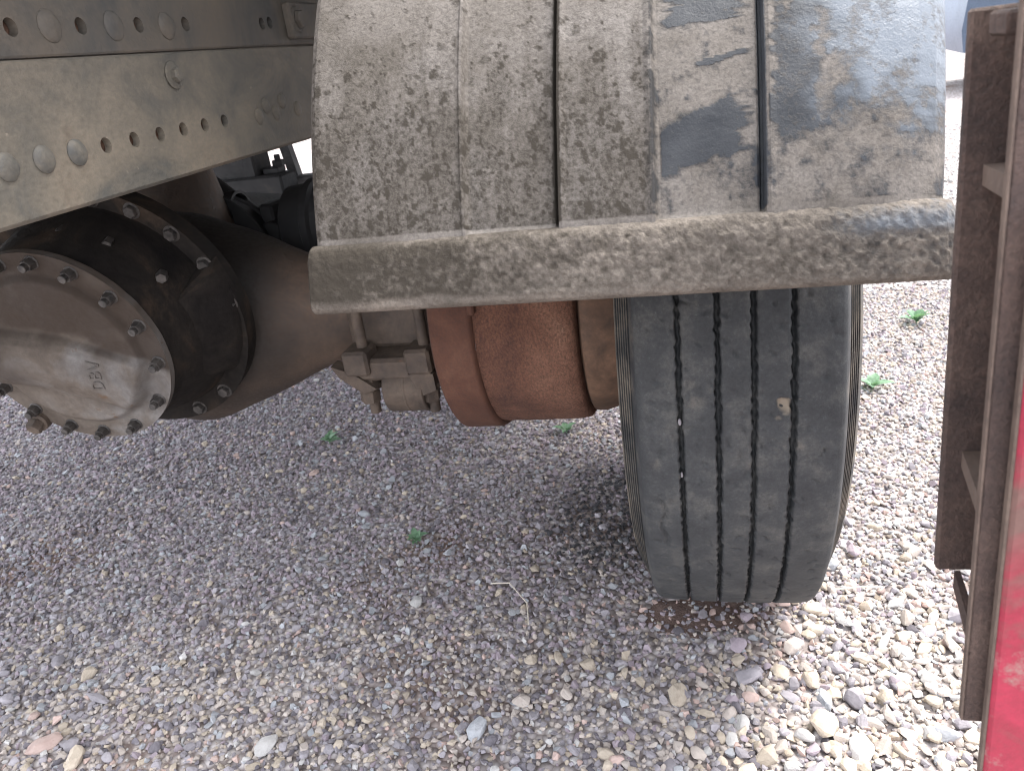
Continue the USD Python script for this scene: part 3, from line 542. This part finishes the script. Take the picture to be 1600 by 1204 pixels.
g3 = trimesh.convex.convex_hull(np.array([[.1695, .4965, .5195], [.1695, .4965, .505], [.1665, .4245, .478], [.1665, .4245, .497], [.1735, .4965, .5195], [.1735, .4965, .505], [.1735, .4245, .478], [.1735, .4245, .497]]))
part(PT, 'brace', lean(g3), 'post')
def red_panel():
    b = cbox((.1668, .407, 0), (.42, .414, .80), .003)
    return lean(b)
RP = part(PT, 'red_panel', red_panel(), 'red', 40, label='scratched red painted panel')
part(RP, 'panel_edge', lean(cbox((.1657, .4085, .0), (.1676, .4150, .80), .0008)), 'post_edge')
part(PT, 'stand_leg', lean(cat_([cbox((.34, .416, 0), (.40, .47, 1.05), .003), cbox((.22, .416, .40), (.339, .424, .455), .002)])), 'post')

# ---------------------------------------------------------------- vehicle parked far behind, upper right
def far_vehicle():
    y0 = 8.2
    V = thing('parked_pickup', 'dark blue vehicle parked far behind, seen beside the top of the rusty post', 'vehicle', (4.9, y0 + 1, 0))
    x0 = 2.44
    part(V, 'body', cat_([trimesh.convex.convex_hull(np.array([[x0, y0, .36], [x0 - .03, y0, .55], [x0, y0, .84], [x0 + 4.6, y0, .9], [x0 + 4.7, y0, .5], [x0 + 4.6, y0, .40],
        [x0, y0 + 1.7, .42], [x0 - .06, y0 + 1.7, .55], [x0, y0 + 1.7, .84], [x0 + 4.6, y0 + 1.7, .9], [x0 + 4.7, y0 + 1.7, .5], [x0 + 4.6, y0 + 1.7, .40]]))]), 'paint_far')
    part(V, 'cab', trimesh.convex.convex_hull(np.array([[x0 + 1.2, y0 + .06, .87], [x0 + 3.6, y0 + .06, .87], [x0 + 1.6, y0 + .2, 1.45], [x0 + 3.0, y0 + .2, 1.45], [x0 + 1.2, y0 + 1.64, .87], [x0 + 3.6, y0 + 1.64, .87], [x0 + 1.6, y0 + 1.5, 1.45], [x0 + 3.0, y0 + 1.5, 1.45]])), 'glass_far')
    for x in (x0 + .95, x0 + 3.75):
        for y in (y0 - .02, y0 + 1.5):
            w = lathe([(-.11, .12), (-.11, .33), (-.09, .36), (.09, .36), (.11, .33), (.11, .12)], np.zeros(3), 32)
            v = np.array(w.vertices)[:, [1, 0, 2]] + [x, y + .11, .36]
            part(V, 'wheel', (v, np.array(w.faces)[:, ::-1]), 'dark', 40)
far_vehicle()

# ---------------------------------------------------------------- gravel
def stone_shape(k, n=12, flat=.62):
    r = rng(500 + k); p = r.normal(size=(n, 3)); p /= np.linalg.norm(p, axis=1, keepdims=True)
    p *= r.uniform(.78, 1.08, (n, 1)) * np.array([1.0, r.uniform(.62, .95), flat * r.uniform(.75, 1.15)])
    m = trimesh.convex.convex_hull(p)
    if n > 14:                                            # larger stones: worn edges and pitted faces
        m = m.subdivide().subdivide() if n > 20 else m.subdivide()
        trimesh.smoothing.filter_taubin(m, lamb=.45, nu=.30, iterations=1)
        v = np.array(m.vertices); d = v / np.maximum(np.linalg.norm(v, axis=1, keepdims=True), 1e-6)
        m.vertices = v + d * ((meshkit.fbm(v * 2.3 + k, 4, k) - .5) * .22)[:, None]
    return m
COL = list(STONES)
def scatter(name, pts, size, colour, seed, protos=3, npts=12, label=None, tilt=.5, sink=.30):
    """One PointInstancer of stones: pts (n, 2), size (n) radius in metres, colour (n) index into COL."""
    r = rng(seed); path = unique('/World', name); pi = UsdGeom.PointInstancer.Define(stage, path)
    rel = pi.CreatePrototypesRel(); UsdGeom.Scope.Define(stage, path + '/prototypes')
    for c in COL:
        for k in range(protos):
            q = f'{path}/prototypes/stone_{c}_{k + 1:03d}'
            usdkit.mesh(stage, q, stone_shape(seed * 50 + COL.index(c) * protos + k, npts), M['stone_' + c])
            rel.AddTarget(q)
    n = len(pts); idx = colour * protos + r.integers(0, protos, n)
    yaw, ax, ti = r.uniform(0, 2 * PI, n), r.uniform(0, 2 * PI, n), r.normal(0, tilt, n)
    qz = np.stack([np.cos(yaw / 2), 0 * yaw, 0 * yaw, np.sin(yaw / 2)], -1)
    qt = np.stack([np.cos(ti / 2), np.sin(ti / 2) * np.cos(ax), np.sin(ti / 2) * np.sin(ax), 0 * ti], -1)
    a, b = qt.T, qz.T
    q = np.stack([a[0] * b[0] - a[1] * b[1] - a[2] * b[2] - a[3] * b[3], a[0] * b[1] + a[1] * b[0] + a[2] * b[3] - a[3] * b[2], a[0] * b[2] - a[1] * b[3] + a[2] * b[0] + a[3] * b[1], a[0] * b[3] + a[1] * b[2] - a[2] * b[1] + a[3] * b[0]], -1)
    z = ground_z(pts[:, 0], pts[:, 1]) + size * sink + r.uniform(-.1, .25, n) * size
    pi.CreatePositionsAttr(Vt.Vec3fArray.FromNumpy(np.column_stack([pts, z]).astype(np.float32)))
    pi.CreateProtoIndicesAttr(Vt.IntArray.FromNumpy(idx.astype(np.int32)))
    pi.CreateOrientationsAttr(Vt.QuathArray([Gf.Quath(*map(float, w)) for w in q]))
    pi.CreateScalesAttr(Vt.Vec3fArray.FromNumpy((size[:, None] * r.uniform(.85, 1.15, (n, 3))).astype(np.float32)))
    tag(pi.GetPrim(), label, 'gravel', kind='stuff')

Mc = np.array([right, up, back])
def in_view(x, y, du=260, dv=200):
    c = np.stack([x, y, -.9 + 0 * x], -1) @ Mc.T; w = -c[..., 2]; w = np.maximum(w, 1e-3)
    u, v = 800 + 1194 * c[..., 0] / w, 602 - 1194 * c[..., 1] / w
    return (u > -du) & (u < 1600 + du) & (v < 1204 + dv) & (v > -150) & (w > .05)
def coarse(x, y):
    """0 where the gravel is fine, 1 where it is coarse (towards the right and the near edge)."""
    n = meshkit.fbm(np.stack([x * 2.2, y * 2.2, 0 * x], -1), 3, 61) - .5
    return np.clip(sstep(-.25, .20, x + n * .35 - .25 * (y - 1.0)) * sstep(1.7, .9, y) + .42 * sstep(.84, .66, y + n * .12 + .12 * np.minimum(x, 0)), 0, 1)
def open_side(x, y): return sstep(-.1, .30, x + .25 * (meshkit.fbm(np.stack([x * 3, y * 3, 0 * x], -1), 2, 62) - .5))
def soil_patch(x, y):
    n = meshkit.fbm(np.stack([x * 9, y * 9, 0 * x], -1), 4, 63) - .5
    return np.clip(np.exp(-((x + .03) / .14) ** 2 - ((y - 1.05) / .05) ** 2) * 1.15 + n * 1.4, 0, 1) * (np.exp(-((x + .02) / .2) ** 2 - ((y - 1.03) / .12) ** 2) > .2)
def tyre_shade_stain(x, y):  # shade of the tyre painted in as darker stones, partly a wet stain
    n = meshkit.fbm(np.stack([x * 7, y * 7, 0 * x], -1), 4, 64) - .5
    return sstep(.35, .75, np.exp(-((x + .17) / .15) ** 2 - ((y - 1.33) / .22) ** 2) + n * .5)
def pick_colour(r, x, y):
    o = open_side(x, y); P = np.zeros((len(x), len(COL)))
    base = dict(grey=.35, mauve=.32, dark=.18, pale=.012, tan=.03, blue_grey=.09, oily=.0, pink=.02, beige=.03, bleached=0)
    brt = dict(grey=.20, mauve=.12, dark=.04, pale=.14, tan=.10, blue_grey=.10, oily=0, pink=.07, beige=.28, bleached=.0)
    near = sstep(1.15, .80, y + .22 * (meshkit.fbm(np.stack([x * 4, y * 4, 0 * x], -1), 2, 66) - .5) - .10 * np.clip(x + .5, -1, .5))
    for k, c in enumerate(COL): P[:, k] = base[c] * (1 - o) + brt[c] * o
    P[:, COL.index('tan')] += .14 * near; P[:, COL.index('beige')] += .45 * near; P[:, COL.index('pink')] += .04 * near; P[:, COL.index('pale')] += .07 * near; P[:, COL.index('mauve')] *= 1 - .75 * near; P[:, COL.index('blue_grey')] *= 1 - .4 * near
    P[:, COL.index('oily')] += tyre_shade_stain(x, y) * 2.2; P[:, COL.index('dark')] += tyre_shade_stain(x, y) * 1.0
    P[:, COL.index('pink')] += soil_patch(x, y) * .35
    P /= P.sum(1, keepdims=True); return (r.uniform(size=(len(x), 1)) > np.cumsum(P, 1)).sum(1).clip(0, len(COL) - 1)
def jitter(x0, x1, y0, y1, pitch, r, j=.48):
    gx, gy = np.meshgrid(np.arange(x0, x1, pitch), np.arange(y0, y1, pitch), indexing='ij'); p = np.stack([gx.ravel(), gy.ravel()], -1)
    p += r.uniform(-j, j, p.shape) * pitch
    return p[in_view(p[:, 0], p[:, 1])]
def clear_of_tyre(p, m=0): return ~((np.abs(p[:, 0] - WX) < .095 + m) & (np.abs(p[:, 1] - YC) < .07))
def gravel():
    r = rng(7)
    p = jitter(-3.2, 2.0, .30, 2.7, .0098, r); p = p[clear_of_tyre(p)]
    keep = r.uniform(size=len(p)) > .28 * soil_patch(p[:, 0], p[:, 1]); p = p[keep]
    s = r.lognormal(math.log(.0057), .28, len(p)).clip(.003, .012)
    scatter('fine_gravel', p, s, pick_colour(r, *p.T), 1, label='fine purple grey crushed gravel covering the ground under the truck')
    far = jitter(-4.5, 5, 2.7, 6.5, .0165, r); s2 = r.lognormal(math.log(.0108), .28, len(far)).clip(.006, .022)
    fc = pick_colour(r, *far.T); sw = (r.uniform(size=len(far)) < .8) & (far[:, 0] > .2); fc = np.where(sw, r.choice([COL.index('bleached'), COL.index('bleached'), COL.index('pale')], len(far)), fc)  # most far stones swapped for paler ones, open-sky brightness painted into their colour
    scatter('far_gravel', far, s2, fc, 2, npts=10, label='pale crushed gravel in the open beyond the truck')
    c = jitter(-3.0, 1.8, .30, 2.7, .0160, r); c = c[clear_of_tyre(c)]
    k = coarse(*c.T); c = c[r.uniform(size=len(c)) < .03 + .97 * k]; k = coarse(*c.T)
    c = c[r.uniform(size=len(c)) > .45 * soil_patch(*c.T)]; k = coarse(*c.T)
    s3 = (r.lognormal(math.log(.0077), .32, len(c)) * (.80 + .60 * k ** 1.5)).clip(.007, .026)
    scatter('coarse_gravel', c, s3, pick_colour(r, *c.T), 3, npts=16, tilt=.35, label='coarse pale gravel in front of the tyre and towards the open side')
gravel()

# bare red-brown earth by the foot of the tyre
def earth():
    xs, ys = np.linspace(-.30, .28, 90), np.linspace(.90, 1.20, 60); x, y = np.meshgrid(xs, ys, indexing='ij')
    h = soil_patch(x, y); z = ground_z(x.ravel(), y.ravel()).reshape(x.shape) - .0022 + (h - .35) * .008 + (meshkit.fbm(np.stack([x * 70, y * 70, 0 * x], -1), 3, 71) - .5) * .006
    z = np.where(h < .02, z - .012, z)
    g = usdkit.mesh(stage, unique('/World', 'bare_earth'), (np.stack([x, y, z], -1).reshape(-1, 3), grid_faces(len(xs), len(ys))[:, ::-1]), M['soil'], smooth=True)
    tag(g.GetPrim(), 'bare red brown earth at the foot of the tyre', 'soil', kind='stuff')
earth()

# larger stones, each its own thing
def stone_thing(name, label, x, y, size, colour, seed, stretch=(1, 1, 1), group=None, yaw=None):
    r = rng(seed); m = stone_shape(seed, 26, .66); v = np.array(m.vertices) * size * np.array(stretch)
    a = r.uniform(0, 2 * PI) if yaw is None else yaw; c, s = math.cos(a), math.sin(a); v[:, :2] = v[:, :2] @ np.array([[c, s], [-s, c]])
    gz = float(ground_z(np.array([x]), np.array([y]))[0])
    p = unique('/World', name); mm = usdkit.mesh(stage, p, trimesh.Trimesh(v, m.faces, process=False), M['stone_' + colour])
    UsdGeom.Xformable(mm).AddTranslateOp().Set(Gf.Vec3d(x, y, gz + size * .36 * stretch[2])); tag(mm.GetPrim(), label, 'stone', group)
def ground_at(u, v):
    d = np.array([(u - 800) / 1194, -(v - 602) / 1194, -1.0]) @ Mc; k = -.9 / d[2]; return d[0] * k, d[1] * k
SPECIAL = [(1268, 946, .021, 'tan', (1.2, .9, .8), 'ochre yellow stone lying against the foot of the tyre on its right'),
           (650, 935, .016, 'pale', (1, .9, 1), 'pale cream stone alone in the fine gravel left of the earth patch'),
           (415, 1160, .021, 'pale', (1.2, .8, 1), 'bright white angular stone near the bottom edge, left of centre'),
           (70, 1160, .025, 'pink', (1.35, .8, .7), 'flat pinkish slab of stone in the bottom left corner'),
           (115, 1180, .022, 'tan', (1.1, .9, .9), 'light tan stone beside the pinkish slab in the bottom left corner'),
           (150, 1088, .024, 'grey', (1.4, .5, .6), 'long thin grey sliver of stone at the lower left'),
           (568, 800, .017, 'blue_grey', (1, .9, .9), 'light grey stone between the two weeds under the axle'),
           (490, 737, .016, 'pink', (1, .9, .9), 'pinkish stone below the leftmost weed under the axle'),
           (1170, 870 + 180, .022, 'grey', (1.1, .9, .8), 'grey stone in front of the middle of the tyre'),
           (1240, 1002, .020, 'beige', (1.1, .9, .9), 'roundish cream stone in front of the tyre on its right side'),
           (1290, 1090, .020, 'blue_grey', (1.2, .9, .9), 'blue grey stone in the coarse gravel below the cream one'),
           (1345, 1165, .023, 'pale', (.8, 1.3, .9), 'largest white stone at the bottom edge left of the red panel'),
           (1475, 1145, .020, 'blue_grey', (1.4, .8, .9), 'wide blue grey stone right beside the rusty post foot'),
           (1060, 1080, .022, 'tan', (1, .8, 1), 'tan stone lying on the bare earth in front of the tyre'),
           (745, 1135, .021, 'blue_grey', (1.2, .8, .7), 'slate grey flat stone at the bottom centre')]
for k, (u, v, s, c, st, lab) in enumerate(SPECIAL):
    x, y = ground_at(u, v); stone_thing('stone', lab, x, y, s, c, 900 + k, st)
def loose():
    r = rng(77); got = []
    kinds = {'beige': ('beige stone larger than the gravel it lies in', 'beige larger stones strewn over the gravel'), 'pale': ('pale stone larger than the gravel it lies in', 'pale larger stones strewn over the gravel'), 'tan': ('tan stone larger than the gravel it lies in', 'tan larger stones strewn over the gravel'),
             'grey': ('plain grey stone larger than the gravel it lies in', 'grey larger stones strewn over the gravel')}
    protos = {}
    while len(got) < 120:
        u, v = r.uniform(0, 1560), r.uniform(690, 1204); x, y = ground_at(u, v)
        k = float(coarse(np.array([x]), np.array([y]))[0])
        if r.uniform() > .03 + .97 * k or (abs(x - WX) < .13 and abs(y - YC) < .35 and y > .96): continue
        s = r.uniform(.0105, .0140) + .006 * k * r.uniform(.2, 1) - .003 * (x < -.3)
        if any((x - a) ** 2 + (y - b) ** 2 < (s + t) ** 2 * .9 for a, b, t in got): continue
        got.append((x, y, s)); c = r.choice(['pale', 'beige', 'tan', 'grey', 'beige'] if x > .02 or (y < .86 and x > -.3) else ['grey', 'grey', 'grey', 'tan'])
        stone_thing('stone', kinds[c][0], x, y, s, c, 2000 + len(got), (r.uniform(.9, 1.3), r.uniform(.7, 1), r.uniform(.7, 1)), kinds[c][1])
loose()

# ---------------------------------------------------------------- weeds and dry stalks
def leaf(L, W, bend):
    n = 7; s = np.linspace(0, 1, n); w = W * np.sin(PI * s ** .75) * (1 - .25 * s) + .0004
    z = L * (s * math.sin(bend) - .30 * s * s); x = L * s * math.cos(bend)
    v = np.concatenate([np.stack([x, -w, z + w * .35], -1), np.stack([x, 0 * w, z], -1), np.stack([x, w, z + w * .35], -1)])
    return trimesh.Trimesh(v, tri(np.vstack([grid_faces(3, n)])), process=False)
def weed(u, v, size, count, label, seed, bend=(.3, 1.0), wide=.22):
    x, y = ground_at(u, v); z = float(ground_z(np.array([x]), np.array([y]))[0]) + .006
    W_ = thing('weed', label, 'weed', (x, y, z)); r = rng(seed)
    for k in range(count):
        m = leaf(size * r.uniform(.65, 1.1), size * wide * r.uniform(.7, 1.1), r.uniform(*bend)); a = 2.4 * k + r.uniform(-.4, .4)
        c, s = math.cos(a), math.sin(a); q = np.array(m.vertices); q[:, :2] = q[:, :2] @ np.array([[c, s], [-s, c]]); q += [x, y, z + .001 * k]
        part(W_, 'leaf', (q, np.array(m.faces)), 'leaf', True)
    part(W_, 'stem', rod((x, y, z - .008), (x, y, z + .010), .0012, 8), 'leaf')
weed(515, 692, .042, 9, 'small pale green weed sprouting from the gravel left under the axle, beside a pinkish stone', 1)
weed(885, 674, .040, 9, 'small green weed just below the right end of the rusty brake drum', 2)
weed(650, 842, .034, 9, 'small bright green weed alone in the middle of the fine gravel', 3, (.3, 1.1))
weed(1432, 506, .066, 8, 'green weed in the open pale gravel, farther one behind the tyre towards the post', 4, (.5, 1.1), .26)
weed(1362, 606, .062, 6, 'green weed with two spread leaves touching the right side of the tyre', 5, (.25, .8), .24)
def stalk(pts, r0, label):
    P = []
    for u, v, h in pts:
        x, y = ground_at(u, v); P.append([x, y, float(ground_z(np.array([x]), np.array([y]))[0]) + h])
    P = np.array(P); S = thing('dry_stalk', label, 'dry stalk', P[0])
    m = cat_([rod(a, b, r0, 8, r0 * .8) for a, b in zip(P[:-1], P[1:])])
    part(S, 'stalk', m, 'straw')
stalk([(768, 914, .016), (797, 916, .020), (812, 932, .017), (824, 944, .014), (826, 975, .010)], .0012, 'thin bent dry stalk lying on the fine gravel left of the tyre')
stalk([(1305, 926, .020), (1345, 924, .022), (1382, 922, .018)], .0014, 'thin straight dry stalk on the pale gravel right of the tyre foot')
